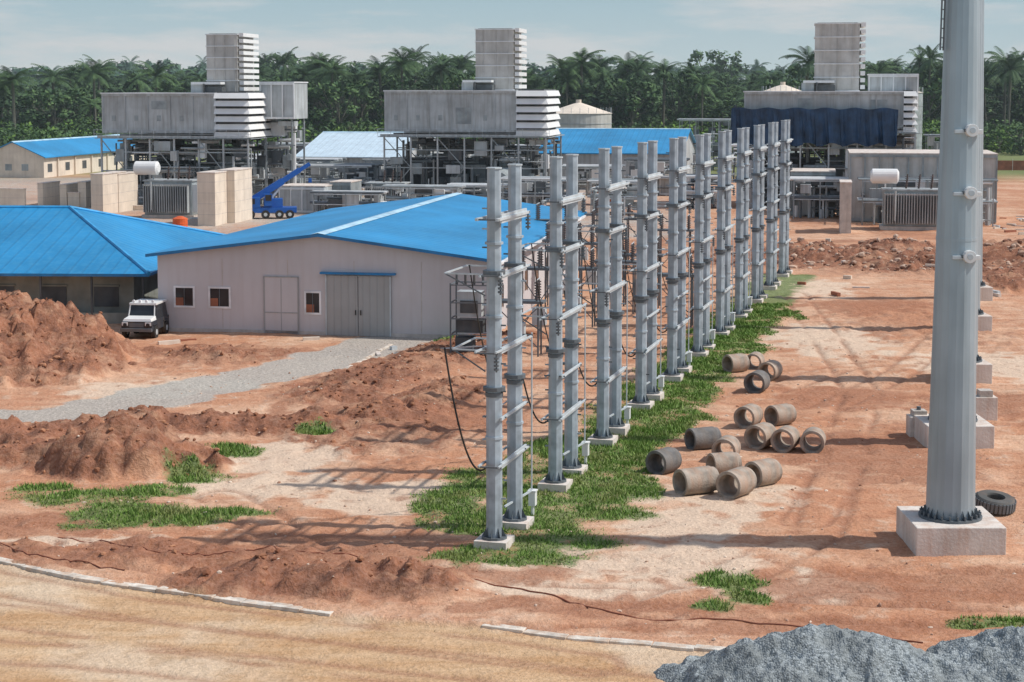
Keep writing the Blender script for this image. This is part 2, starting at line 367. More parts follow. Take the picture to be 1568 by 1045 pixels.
# ---------------------------------------------------------------- grass blades, clods
def scatter(fn,x0,x1,y0,y1,n,thr,jit=.35):
    x=rng.uniform(x0,x1,n); y=rng.uniform(y0,y1,n); k=fn(x,y); s=k>thr+rng.uniform(0,jit,n)
    return x[s],y[s],k[s]
gx,gy,gk=scatter(grassm,-24,26,46,118,850000,.15,.85)
gz=height(gx,gy); n=len(gx); print("grass",n)
ang=rng.uniform(0,6.28,n); hh=rng.uniform(.04,.20,n)*(.3+gk*.8)*(.4+1.1*fbm(gx*.6,gy*.6,2,77)); ww=rng.uniform(.018,.04,n)*np.clip(gy/60,1,1.8)
lx=rng.normal(0,.08,n); ly=rng.normal(0,.08,n)
V=np.zeros((n,3,3)); ca_,sa_=np.cos(ang),np.sin(ang)
V[:,0]=np.stack([gx-ca_*ww,gy-sa_*ww,gz-.03],-1); V[:,1]=np.stack([gx+ca_*ww,gy+sa_*ww,gz-.03],-1); V[:,2]=np.stack([gx+lx,gy+ly,gz+hh],-1)
me=bpy.data.meshes.new("grass"); me.from_pydata(V.reshape(-1,3).tolist(),[],np.arange(3*n).reshape(-1,3).tolist())
m,nt,b=newmat("grass_blades"); g=N(nt,"ShaderNodeNewGeometry")
c=mixc(nt,g.outputs['Random Per Island'],(.09,.17,.025),(.22,.35,.065)); c=mixc(nt,math_(nt,'MULTIPLY',ramp(nt,noise(nt,g.outputs['Position'],.7,3),.5,.7),.75),c,(.29,.29,.10))
nt.links.new(c,b.inputs['Base Color']); b.inputs['Roughness'].default_value=.7
me.materials.append(m); o=bpy.data.objects.new("grass",me); scene.collection.objects.link(o)
ICO=[(0,0,-1),(.72,-.53,-.45),(-.28,-.85,-.45),(-.89,0,-.45),(-.28,.85,-.45),(.72,.53,-.45),(.28,-.85,.45),(-.72,-.53,.45),(-.72,.53,.45),(.28,.85,.45),(.89,0,.45),(0,0,1)]
IF=[(0,1,2),(1,0,5),(0,2,3),(0,3,4),(0,4,5),(1,5,10),(2,1,6),(3,2,7),(4,3,8),(5,4,9),(1,10,6),(2,6,7),(3,7,8),(4,8,9),(5,9,10),(6,10,11),(7,6,11),(8,7,11),(9,8,11),(10,9,11)]
def clods(name,x,y,smin,smax,mat,p=3):
    V=[];Fc=[]; z=height(x,y)
    for i in range(len(x)):
        s=smin+(smax-smin)*random.random()**p; a=random.uniform(0,6.28); o=len(V); ca,sa=math.cos(a),math.sin(a); sx,sy,sz=s*random.uniform(.7,1.4),s*random.uniform(.6,1.1),s*random.uniform(.45,.9)
        for pp in ICO:
            q=[pp[k]*random.uniform(.75,1.2) for k in range(3)]
            V.append((x[i]+ca*q[0]*sx-sa*q[1]*sy,y[i]+sa*q[0]*sx+ca*q[1]*sy,z[i]+q[2]*sz+sz*.2))
        Fc+=[tuple(k+o for k in f) for f in IF]
    me=bpy.data.meshes.new(name); me.from_pydata(V,[],Fc); me.materials.append(mat)
    o=bpy.data.objects.new(name,me); scene.collection.objects.link(o); return o
def rockmat(name,a,b2):
    m,nt,b=newmat(name); g=N(nt,"ShaderNodeNewGeometry"); c=mixc(nt,g.outputs['Random Per Island'],a,b2)
    nt.links.new(c,b.inputs['Base Color']); b.inputs['Roughness'].default_value=.95; return m
x,y,k=scatter(rough,-34,14,50,105,26000,.5); clods("soil_clods",x[:6000],y[:6000],.02,.16,rockmat("clod",(.18,.065,.03),(.46,.22,.12)),5)
x,y,k=scatter(rough,14,50,98,165,6000,.4); clods("soil_rubble",x[:1700],y[:1700],.05,.4,rockmat("rubble",(.24,.10,.055),(.60,.44,.33)),4)
x=rng.uniform(-18,20,3000);y=rng.uniform(44,100,3000); s_=(roadm(x,y)<.5); clods("stones",x[s_],y[s_],.012,.085,rockmat("stone",(.30,.13,.07),(.72,.60,.48)),4)
# ---------------------------------------------------------------- gravel pile
nxp,nyp=340,190
px_=np.linspace(3.2,20,nxp); py_=np.linspace(37,46.5,nyp); PX,PY=np.meshgrid(px_,py_)
def cone(cx,cy,rx,ry,h,sd):
    r=np.hypot((PX-cx)/rx,(PY-cy)/ry)+.40*(fbm(PX*.8,PY*.8,4,sd)-.5); g=np.clip(1-r,0,1); return h*(g*(1.85-.85*g))
PZ=np.maximum.reduce([cone(7.6,42.0,3.3,2.7,1.45,70),cone(9.0,41.6,2.8,2.5,1.40,79),cone(10.6,41.2,2.6,2.4,.95,74),cone(12.8,41.8,3.0,2.8,1.45,71),cone(15.0,41.6,3.2,2.8,1.55,78),cone(17.4,41.6,3.6,3.0,1.7,72),cone(5.9,42.7,2.3,1.6,.6,73)])
PZ=PZ*(.80+.4*fbm(PX*1.3,PY*1.3,4,75))+(.12*(fbm(PX*5,PY*5,3,76)-.5)+.26*(.3-np.abs(fbm(PX*1.6,PY*1.2,3,77)-.5)*2))*(PZ>.05)-.17+.03*(PZ>.02)
pv=np.stack([PX,PY,PZ],-1).reshape(-1,3).tolist(); ii=np.arange(nxp*nyp).reshape(nyp,nxp)
pf=np.stack([ii[:-1,:-1],ii[:-1,1:],ii[1:,1:],ii[1:,:-1]],-1).reshape(-1,4).tolist()
me=bpy.data.meshes.new("gravel_pile"); me.from_pydata(pv,[],pf)
m,nt,b=newmat("gravel"); g=N(nt,"ShaderNodeNewGeometry").outputs['Position']
vo=N(nt,"ShaderNodeTexVoronoi"); vo.inputs['Scale'].default_value=19; nt.links.new(g,vo.inputs['Vector'])
sc=N(nt,"ShaderNodeSeparateColor"); nt.links.new(vo.outputs['Color'],sc.inputs[0])
c=mixc(nt,sc.outputs[0],(.12,.14,.145),(.40,.44,.45)); c=mixc(nt,math_(nt,'MULTIPLY',ramp(nt,noise(nt,g,.9,4),.42,.62),.65),c,(.18,.195,.19))
nt.links.new(c,b.inputs['Base Color']); b.inputs['Roughness'].default_value=.9
bp=N(nt,"ShaderNodeBump"); bp.inputs['Strength'].default_value=.8; bp.inputs['Distance'].default_value=.04; bp.invert=True; nt.links.new(vo.outputs['Distance'],bp.inputs['Height']); nt.links.new(bp.outputs[0],b.inputs['Normal'])
me.materials.append(m); o=bpy.data.objects.new("gravel_pile",me); scene.collection.objects.link(o)
# ---------------------------------------------------------------- steel column frames
H=12.45
rz=math.atan2(rowdir.y,rowdir.x)
def frame_obj(i,p):
    b=B(); g=2.55
    z0=.28
    for k,x in enumerate((0,g)):
        r=.27
        b.tube((x,0,z0),(x,0,5.2),r,r*.98,8,galv,ph=R(22))
        b.tube((x,0,5.3),(x,0,9.05),r*.95,r*.92,8,galv,ph=R(22))
        b.tube((x,0,9.1),(x,0,H),r*.88,r*.84,8,galv,ph=R(22))
        b.tube((x,0,H),(x,0,H+.05),r*.95,r*.95,8,galvl,ph=R(22))
        for zz in (5.2,9.03): b.tube((x,0,zz),(x,0,zz+.12),r*1.4,r*1.4,12,galvd)
        b.tube((x,0,5.0),(x,0,5.14),r*1.12,r*1.12,12,galvd)
        b.tube((x,0,z0-.02),(x,0,z0+.06),r*1.6,r*1.6,12,galvd)
        for a in range(8):
            an=a*math.pi/4; b.add([(x+math.cos(an)*r*.9,math.sin(an)*r*.9,z0+.06),(x+math.cos(an)*r*1.5,math.sin(an)*r*1.5,z0+.06),(x+math.cos(an)*r*.9,math.sin(an)*r*.9,z0+.4)],[(0,1,2)],galvd)
        zz=1.6
        while zz<H-.4:
            sg=1 if random.random()<.5 else -1
            b.beam((x,sg*.2,zz),(x,sg*.4,zz),.05,galv if random.random()<.5 else galvd); zz+=random.uniform(.6,1.3)
        for zz in (3.6,7.6,10.0): 
            b.tube((x,0,zz),(x,0,zz+.08),r*1.12,r*1.12,8,galv,ph=R(22))
        b.box(x-.55,x+.55,-.55,.55,-.5,z0-.02,concw)
    for zz,ext,w in ((10.85,.75,.16),(9.0,.55,.11),(6.55,.85,.11),(2.75,.75,.11),(4.3,.2,.06)):
        if w<.1 and random.random()<.4: continue
        e0=ext+random.uniform(-.2,.25); e1=ext+random.uniform(-.2,.3); tl=random.uniform(-.05,.05)
        for sy in (-.34,.34):
            b.beam((-e0,sy,zz-tl),(g+e1,sy,zz+tl),w*.55,galvl)
        b.box(-.3,g+.3,-.34,-.28,zz-w*.9,zz+w*.9,galvl)
        for ex in (-e0+.1,g+e1-.1):
            b.beam((ex,-.4,zz),(ex,.4,zz),.05,galvd)
            if zz>6 and random.random()<.6:
                for q in range(4): b.tube((ex,-.34,zz-.12-q*.12),(ex,-.34,zz-.18-q*.12),.09,.09,8,galvd)
                b.tube((ex,-.34,zz),(ex,-.34,zz-.6),.03,.03,6,galvd)
    for zz in ((6.5,9.0) if i<6 else (9.0,)):
        s0=.3; L=1.3+random.uniform(-.3,.3)
        b.beam((0,s0,zz),(0,s0+L,zz),.05,galvl); b.beam((g,s0,zz),(g,s0+L,zz),.05,galvl)
        b.beam((0,s0+L,zz),(g,s0+L,zz),.05,galvl); b.beam((0,s0,zz-.7),(0,s0+L,zz),.04,galvd)
    return b.obj("steel_gantry_frame",loc=(p.x,p.y,gh(p.x,p.y)),rz=rz)
ybs=[1.733+.248*i for i in range(11)]
stations=[]
for i in range(11):
    t=(ybs[i]-ybs[0])/(ybs[10]-ybs[0]); p=row0+rowdir*rowlen*t; stations.append(p); frame_obj(i,p)
perp=Vector((-rowdir.y,rowdir.x,0))
def cable(name,p,q,sag,r=.03,mat=black):
    cu=bpy.data.curves.new(name,'CURVE'); cu.dimensions='3D'; cu.bevel_depth=r; cu.bevel_resolution=1
    sp=cu.splines.new('POLY'); sp.points.add(20)
    for i in range(21):
        t=i/20; v=p.lerp(q,t)+Vector((0,0,-sag*4*t*(1-t))); sp.points[i].co=(*v,1)
    o=bpy.data.objects.new(name,cu); scene.collection.objects.link(o); cu.materials.append(mat)
for i,p in enumerate(stations[:8]):
    q=p+rowdir*4.2+perp*(-.2)
    b=B(); b.box(-.14,.14,-.12,.12,.35,.85,white); b.tube((0,0,0),(0,0,.36),.06,.06,8,white); b.box(-.17,.17,-.15,.15,.85,.9,white)
    b.tube((.05,.05,.85),(.05,.05,6.5),.03,.03,6,galvl); b.beam((-2.6,.3,.9),(0,0,.9),.06,galvl)
    b.obj("marshalling_box",loc=(q.x,q.y,gh(q.x,q.y)),rz=rz)
    if i<6:
        a=p+perp*1.7+Vector((0,0,6.5)); c=p+perp*.3+rowdir*.3+Vector((0,0,2.6)); cable("drop_cable",a,c,1.5,.035)
        a=p+perp*1.6+rowdir*2.5+Vector((0,0,9)); c=p+perp*1.0+rowdir*4.5+Vector((0,0,4.0)); cable("drop_cable",a,c,.9,.025)
def disconnector(px,py,hs=3.0,n=3):
    X,Y=gnd(px,py); b=B()
    for x in (0,2.4):
        for y in (0,.9): b.beam((x,y,-.3),(x,y,hs),.09,galvd)
        b.beam((x,0,.3),(x,.9,hs-.3),.05,galvd)
    b.box(-.3,2.7,-.1,1.0,hs,hs+.14,galvd)
    b.beam((0,0,.5),(2.4,0,hs-.2),.05,galvd); b.beam((2.4,0,.5),(0,0,hs-.2),.05,galvd)
    b.box(.8,1.6,-.1,.5,.9,1.9,galvl)
    for k in range(n):
        x=.1+k*2.2/(n-1)
        for y in (.1,.8):
            b.tube((x,y,hs+.1),(x,y,hs+1.3),.06,.05,8,galvd)
            for q in range(7): b.tube((x,y,hs+.25+q*.15),(x,y,hs+.31+q*.15),.14,.12,10,M_ins)
        b.beam((x,-.2,hs+1.32),(x,1.1,hs+1.36),.04,galvl)
    b.obj("disconnector_switch",loc=(X,Y,0),rz=R(-12))
M_ins=M("insulator_brown",(.10,.07,.06),.3,dirtamt=.05)
for px,py,hs in ((795,520,4.2),(850,500,3.6),(835,470,4.5),(880,455,3.8),(905,430,4.2),(1000,500,3.2),(955,470,3.5),(760,545,3.0),(1010,420,3.5),(960,410,4),(915,480,3.4),(820,440,5.0),(870,415,4.6)):
    disconnector(px,py,hs)
X,Y=gnd(690,548); b=B()
for x in (0,2.1):
    for y in (0,1.6): b.beam((x,y,-.2),(x,y,4.2),.08,galvd)
for z in (.4,1.3,2.2,3.1,4.1):
    for y in (0,1.6): b.beam((0,y,z),(2.1,y,z),.06,galvd)
    for x in (0,2.1): b.beam((x,0,z),(x,1.6,z),.06,galvd)
b.box(.3,1.7,.3,1.3,2.3,3.7,clad); b.box(.3,1.8,.2,1.2,1.4,2.1,machd)
b.box(.5,1.5,.25,.29,2.5,3.2,machd); b.box(.2,1.2,.3,1.2,.45,1.1,machd); b.beam((-1,0,.45),(4,0,.9),.07,galvl)
for k in range(4): b.tube((.3+k*.5,.3,4.1),(.3+k*.5,.3,4.7),.07,.07,8,machd)
b.obj("switchgear_rack",loc=(X,Y,0),rz=R(-10))
# ---------------------------------------------------------------- monopoles
def monopole(X,Y,hh,pw,detail=True):
    b=B(); ph=.95
    b.box(-pw/2,pw/2,-pw/2,pw/2,-.6,ph,concw)
    o1=b.obj("plinth",bevel=.03)
    b=B(); nseg=18; r0=.80
    def rr(z): return r0-(.80-.52)/17*z
    zs=[0,9.2,18.5,hh]
    for za,zb in zip(zs[:-1],zs[1:]):
        b.tube((0,0,ph+za+.05),(0,0,ph+zb+.05),rr(za),rr(zb),nseg,polem,cap=False)
        if za>0: b.tube((0,0,ph+za-.03),(0,0,ph+za+.07),rr(za)*1.02,rr(za)*1.02,nseg,polem)
    b.tube((0,0,ph+hh),(0,0,ph+hh+.1),rr(hh),rr(hh),nseg,galvl)
    o2=b.obj("shaft",smooth=False)
    b=B(); b.tube((0,0,ph),(0,0,ph+.08),1.03,1.03,24,galvd)
    for k in range(24):
        a=k*math.pi/12; c,s=math.cos(a),math.sin(a)
        b.tube((c*.96,s*.96,ph+.05),(c*.96,s*.96,ph+.22),.035,.035,6,galvd)
        b.add([(c*.79,s*.79,ph+.08),(c*.98,s*.98,ph+.08),(c*.79,s*.79,ph+.38)],[(0,1,2)],galvd)
    o3=b.obj("base_flange")
    parts=[o1,o2,o3]
    if detail:
        b=B()
        for z in (8.7,10.75,12.75):
            zz=ph+z; q=rr(z)
            b.box(-.02,.42,-q-.12,-q+.15,zz-.05,zz+.05,galvd)
            b.tube((.22,-q-.25,zz),(.22,-q+.1,zz),.2,.2,16,white)
            b.tube((.22,-q-.28,zz),(.22,-q-.24,zz),.10,.10,12,galvl)
            b.box(-.3,.02,-q-.08,-q+.1,zz-.09,zz+.02,galvl)
            b.box(.42,.62,-q,-q+.3,zz-.12,zz+.02,white)
        parts.append(b.obj("line_brackets",bevel=.01))
        b=B(); q=.62
        for x in (-.28,.1): b.tube((-q-.05+x*.5,-.3+x,ph+15.3),(-q+.12+x*.5,-.3+x,ph+hh),.03,.03,6,galvd)
        z=15.4
        while z<hh: b.tube((-q-.19,-.58,ph+z),(-q+.0,-.2,ph+z),.02,.02,6,galvd); z+=.3
        parts.append(b.obj("ladder"))
    e=empty("steel_monopole",(X,Y,gh(X,Y)))
    for p in parts: p.parent=e
X,Y=gnd(1454,834); monopole(X,Y,27,2.9)
for px,py in [(1458,678),(1472,582),(1480,505),(1486,458)]:
    X,Y=gnd(px,py); 
    monopole(X,Y,20.5,2.8 if py>600 else 2.5,False)
X,Y=gnd(1406,668); b=B(); b.box(-.3,.3,-.3,.3,.9,1.15,conc); b.tube((0,0,1.1),(0,0,1.3),.1,.1,8,galvd); b.box(-.45,.45,-.4,.4,-.2,.9,concw); b.obj("anchor_block",loc=(X,Y,0),bevel=.02)
X,Y=gnd(1507,640); b=B(); b.box(-.3,.3,-.3,.3,1.0,1.3,conc); b.box(-.5,.5,-.4,.4,-.2,1.0,concw); b.obj("anchor_block",loc=(X,Y,0),bevel=.02)
# ---------------------------------------------------------------- concrete pipes
def cpipe(px,py,yaw,mat,r=.5,L=1.15,zlift=0,tilt=0):
    X,Y=gnd(px,py); b=B(); ri=r*.74
    b.lathe([(r*1.0,-L/2),(r*1.02,-L/2+.03),(r,-L/2+.12),(r,L/2-.18),(r*.9,L/2-.14),(r*.9,L/2),(ri,L/2),(ri,-L/2+.1),(ri*1.08,-L/2)],28,mat,'y')
    o=b.obj("concrete_pipe",loc=(X,Y+.3,gh(X,Y)+r+zlift-.04),rz=yaw,smooth=True); o.rotation_euler[0]=tilt
for a in [(1018,724,R(-40),piped),(1078,688,R(-65),piped,.47,1.3),(1114,706,R(-20),pipec),(1068,760,R(-62),pipec,.5,1.5),(1130,765,R(-38),pipec,.52,1.3),(1170,745,R(-50),pipec,.5,1.2),(1110,728,R(-70),pipec,.45),
          (1148,656,R(-30),pipec),(1197,653,R(-55),pipec,.47),(1167,686,R(-35),pipec,.52),(1205,690,R(-25),pipec),(1247,692,R(-15),pipec,.5),
          (1128,570,R(-60),pipec),(1157,566,R(-20),pipec,.47),(1181,582,R(-30),pipec,.5),(1161,602,R(-25),piped,.54)]:
    cpipe(*a)
X,Y=gnd(1522,783); b=B(); b.lathe([(.34,0),(.62,.0),(.68,.06),(.70,.13),(.70,.33),(.68,.40),(.62,.46),(.34,.46),(.31,.40),(.31,.06)],32,M("tyre_rubber",(.10,.10,.095),.9,var=.3,dirtamt=.3,dirt=(.26,.16,.11)))
for k in range(32):
    a=k*math.pi/16; b.T=Matrix.Rotation(a,4,'Z'); b.box(.695,.73,-.045,.045,.07,.39,galvd)
b.T=Matrix.Identity(4); o=b.obj("truck_tyre",loc=(X,Y,gh(X,Y)+.05)); o.rotation_euler=(R(8),R(4),0)
# ---------------------------------------------------------------- buildings
def gable(b,W,L,ze,za,wall,roof,**k):
    b.add([(0,0,-.4),(W,0,-.4),(W,0,ze),(W/2,0,za),(0,0,ze)],[(0,1,2,3,4)],wall)
    b.add([(0,L,-.4),(W,L,-.4),(W,L,ze),(W/2,L,za),(0,L,ze)],[(4,3,2,1,0)],wall)
    b.add([(W,0,-.4),(W,L,-.4),(W,L,ze),(W,0,ze)],[(0,1,2,3)],wall)
    b.add([(0,L,-.4),(0,0,-.4),(0,0,ze),(0,L,ze)],[(0,1,2,3)],wall)
def gable_roof(b,W,L,ze,za,roof,trim,ov=.5,th=.14):
    sl=(za-ze)/(W/2); y0=-ov;y1=L+ov; e=.02
    for sgn in (0,1):
        xa=-ov if sgn==0 else W+ov; zz=ze-sl*ov
        b.add([(xa,y0,zz+e),(xa,y1,zz+e),(W/2,y1,za+e),(W/2,y0,za+e),(xa,y0,zz+e+th),(xa,y1,zz+e+th),(W/2,y1,za+e+th),(W/2,y0,za+e+th)],
              [(0,1,2,3),(7,6,5,4),(0,4,5,1),(1,5,6,2),(3,7,4,0)],roof)
    b.add([(W/2-.45,y0-.01,za+e+th-.45*sl+.03),(W/2,y0-.01,za+e+th+.05),(W/2+.45,y0-.01,za+e+th-.45*sl+.03),
           (W/2-.45,y1,za+e+th-.45*sl+.03),(W/2,y1,za+e+th+.05),(W/2+.45,y1,za+e+th-.45*sl+.03)],[(0,1,4,3),(1,2,5,4)],trim)
WX,WY=gnd(243,507); W=21.0; L=40.0
e=empty("warehouse",(WX,WY,0),R(-10))
b=B(); gable(b,W,L,4.75,6.1,palewall,blue); b.box(-.02,W+.02,-.06,-.003,-.2,.22,conc)
for k in range(1,5): b.box(k*W/5-.02,k*W/5+.02,-.012,-.002,.25,4.6,conc)
b.obj("walls",parent=e)
b=B(); gable_roof(b,W,L,4.75,6.1,blue,ridgec,.55); b.obj("roof",parent=e)
b=B(); sl=(6.1-4.75)/10.5
for sgn in (0,1):
    xa=-.56 if sgn==0 else W+.56
    b.add([(xa,-.57,4.75-sl*.55-.02),(W/2,-.57,6.1-.02),(W/2,-.57,6.1+.17),(xa,-.57,4.75-sl*.55+.17)],[(0,1,2,3)],bluetrim)
b.box(W+.5,W+.68,-.5,L+.5,4.5,4.66,frame); b.obj("fascia",parent=e)
sx=W/505.0
def wx(px): return (px-243)*sx
b=B()
for a,c,z0,z1 in ((268,301,1.5,2.85),(322,357,1.5,2.85),(470,496,1.25,2.7)):
    x0,x1=wx(a),wx(c); t=.12
    b.box(x0,x1,-.05,.02,z0,z0+t,frame); b.box(x0,x1,-.05,.02,z1-t,z1,frame); b.box(x0,x0+t,-.05,.02,z0+t,z1-t,frame); b.box(x1-t,x1,-.05,.02,z0+t,z1-t,frame)
    b.box((x0+x1)/2-.02,(x0+x1)/2+.02,-.045,.02,z0+t,z1-t,galvd)
    b.box(x0+t,x1-t,-.015,.01,z0+t,z1-t,glass); b.box(x0+t,x0+t+.5,-.02,-.016,z0+t,z0+t+.5,rust)
b.obj("windows",parent=e)
b=B(); x0,x1=wx(409),wx(461)
b.box(x0,x1,-.06,-.01,.0,3.5,palewall); b.box((x0+x1)/2-.02,(x0+x1)/2+.02,-.075,-.062,.1,3.45,doorm)
for x in (x0,x1): b.box(x-.04,x+.04,-.09,-.062,0,3.55,doorm)
b.box(x0,x1,-.085,-.063,1.3,1.36,doorm); b.box(x0-.04,x1+.04,-.09,-.062,3.5,3.56,doorm); b.obj("side_door",parent=e)
b=B(); x0,x1=wx(503),wx(602); xm=(x0+x1)/2
b.box(x0,xm-.03,-.12,-.01,.02,3.7,doorm); b.box(xm+.03,x1,-.12,-.01,.02,3.7,doorm)
for xx in (x0,x1-.08): b.box(xx,xx+.08,-.15,-.122,.02,3.7,galvl)
b.box(x0-.3,x1+.3,-.3,-.01,3.78,3.9,bluetrim); b.box(xm-.18,xm-.12,-.2,-.152,1.3,1.6,black); b.box(xm+.14,xm+.2,-.2,-.152,1.3,1.6,black); b.obj("sliding_door",parent=e)
b=B()
for k in range(8):
    y=3+k*4.6; b.box(W+.003,W+.05,y,y+1.4,1.5,2.8,glass); b.box(W+.003,W+.07,y-.1,y,1.4,2.9,frame); b.box(W+.003,W+.07,y+1.4,y+1.5,1.4,2.9,frame)
b.obj("side_windows",parent=e)
BX,BY=gnd(228,420,3.3); e=empty("hip_roof_building",(BX,BY,0),R(-2))
Wd=46;Dp=27;ze=3.3;za=6.5
b=B(); h=.12
ev=[(-Wd,0,ze),(0,0,ze),(0,Dp,ze),(-Wd,Dp,ze)]; rd=[(-Wd+9,Dp/2+1,za),(-9.3,Dp/2+1,za)]
vs=ev+rd; b.add(vs,[(0,1,5,4)],bluex); b.add(vs,[(2,3,4,5)],bluex); b.add(vs,[(1,2,5)],blue); b.add(vs,[(3,0,4)],blue)
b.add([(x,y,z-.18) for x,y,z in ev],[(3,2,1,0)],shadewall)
for p,q in ((0,1),(1,2),(2,3),(3,0)):
    a,c=ev[p],ev[q]; b.add([(a[0],a[1],a[2]-.18),(c[0],c[1],c[2]-.18),c,a],[(0,1,2,3)],bluetrim)
b.obj("roof",parent=e)
b=B(); hc=M("hip_cap",(.04,.32,.60),.5)
for p,q in ((ev[1],rd[1]),(ev[2],rd[1]),(rd[0],rd[1])): b.tube(Vector(p)+Vector((0,0,.03)),Vector(q)+Vector((0,0,.03)),.13,.13,6,hc )
b.obj("hip_caps",parent=e)
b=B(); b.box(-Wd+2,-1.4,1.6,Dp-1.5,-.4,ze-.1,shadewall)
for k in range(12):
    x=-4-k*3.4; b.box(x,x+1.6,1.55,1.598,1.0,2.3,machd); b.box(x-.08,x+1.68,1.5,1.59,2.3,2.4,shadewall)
b.obj("walls",parent=e)
b=B()
for k in range(14): x=-.5-k*3.3; b.beam((x,.4,-.3),(x,.4,ze-.2),.12,machd)
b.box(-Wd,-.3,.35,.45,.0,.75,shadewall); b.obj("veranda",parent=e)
def house(name,px,py,W,L,ze,za,roof,wall,rz=R(-10),cap=ridgec):
    X,Y=gnd(px,py); e=empty(name,(X,Y,0),rz); b=B(); gable(b,W,L,ze,za,wall,roof); b.obj("walls",parent=e)
    b=B(); gable_roof(b,W,L,ze,za,roof,cap,.6); b.obj("roof",parent=e)
    b=B()
    for k in range(int(W/3)): b.box(1+k*3,2.2+k*3,-.04,-.003,1.2,2.3,mach)
    for k in range(int(L/7)): b.box(W+.003,W+.04,1.5+k*7,3.2+k*7,.9,2.3,machd); b.box(W+.003,W+.3,5+k*7,5.3+k*7,-.3,ze-.1,cream)
    b.obj("windows",parent=e)
house("blue_roof_house",-25,272,11,46,3.6,6.0,blue,cream)
def cross(name,px,Y,W,D,ze,za,roof,wall):
    X,_=at(px,200,Y); e=empty(name,(X,Y,0),R(-10)); T=Matrix.Rotation(math.pi/2,4,'Z')@Matrix.Translation((0,-W,0))
    b=B(); b.T=T; gable(b,D,W,ze,za,wall,roof); b.obj("walls",parent=e)
    b=B(); b.T=T; gable_roof(b,D,W,ze,za,roof,ridgec,.5); b.obj("roof",parent=e)
cross("equipment_shed",456,252,16,30,5.0,8.2,shedr,clad)
cross("equipment_shed",826,256,21,34,5.4,8.6,bluex,clad)
# ---------------------------------------------------------------- generation units
def clutter(b,x0,x1,y0,y1,z0,z1,n,mats):
    for i in range(n):
        x=random.uniform(x0,x1);y=random.uniform(y0,y1);t=random.random();m=random.choice(mats); z=random.uniform(z0,z1)
        if t<.3:
            w=random.uniform(.5,2.2);h_=random.uniform(.6,2); b.box(x,min(x1,x+w),y,y+w*.7,z,min(z1,z+h_),m)
        elif t<.55: b.tube((x,y,z0),(x,y,z),.07+.15*random.random(),None,8,m)
        elif t<.85:
            l=random.uniform(2,7); b.tube((x,y,z),(min(x1,x+l),y,z),.06+.2*random.random()**2,None,8,m)
        else:
            l=random.uniform(2,6); b.tube((x,y,z),(x,min(y1,y+l),z),.06+.14*random.random(),None,8,m)
def panels(b,x0,x1,y,z0,z1,step,mat,frm):
    n=max(1,round((x1-x0)/step)); s=(x1-x0)/n
    for k in range(n+1): b.box(x0+k*s-.08,x0+k*s+.08,y-.14,y-.003,z0,z1,frm)
    b.box(x0,x1,y-.2,y-.142,z1-.25,z1-.02,frm); b.box(x0,x1,y-.2,y-.142,z0+.02,z0+.28,frm)
def louvres(b,x0,x1,y0,y1,z0,z1,n):
    h_=(z1-z0)/n; b.box(x0+.25,x1-.35,y0+.3,y1,z0,z1,machd)
    for k in range(n):
        za=z0+k*h_
        b.add([(x0,y0-.4,za+.12),(x1+.3,y0-.4,za+.12),(x1+.3,y1,za+.12),(x0,y1,za+.12),(x0,y0,za+h_*.82),(x1,y0,za+h_*.82),(x1,y1,za+h_*.82),(x0,y1,za+h_*.82)],
              [(0,3,2,1),(4,5,6,7),(0,1,5,4),(1,2,6,5),(2,3,7,6),(3,0,4,7)],white)
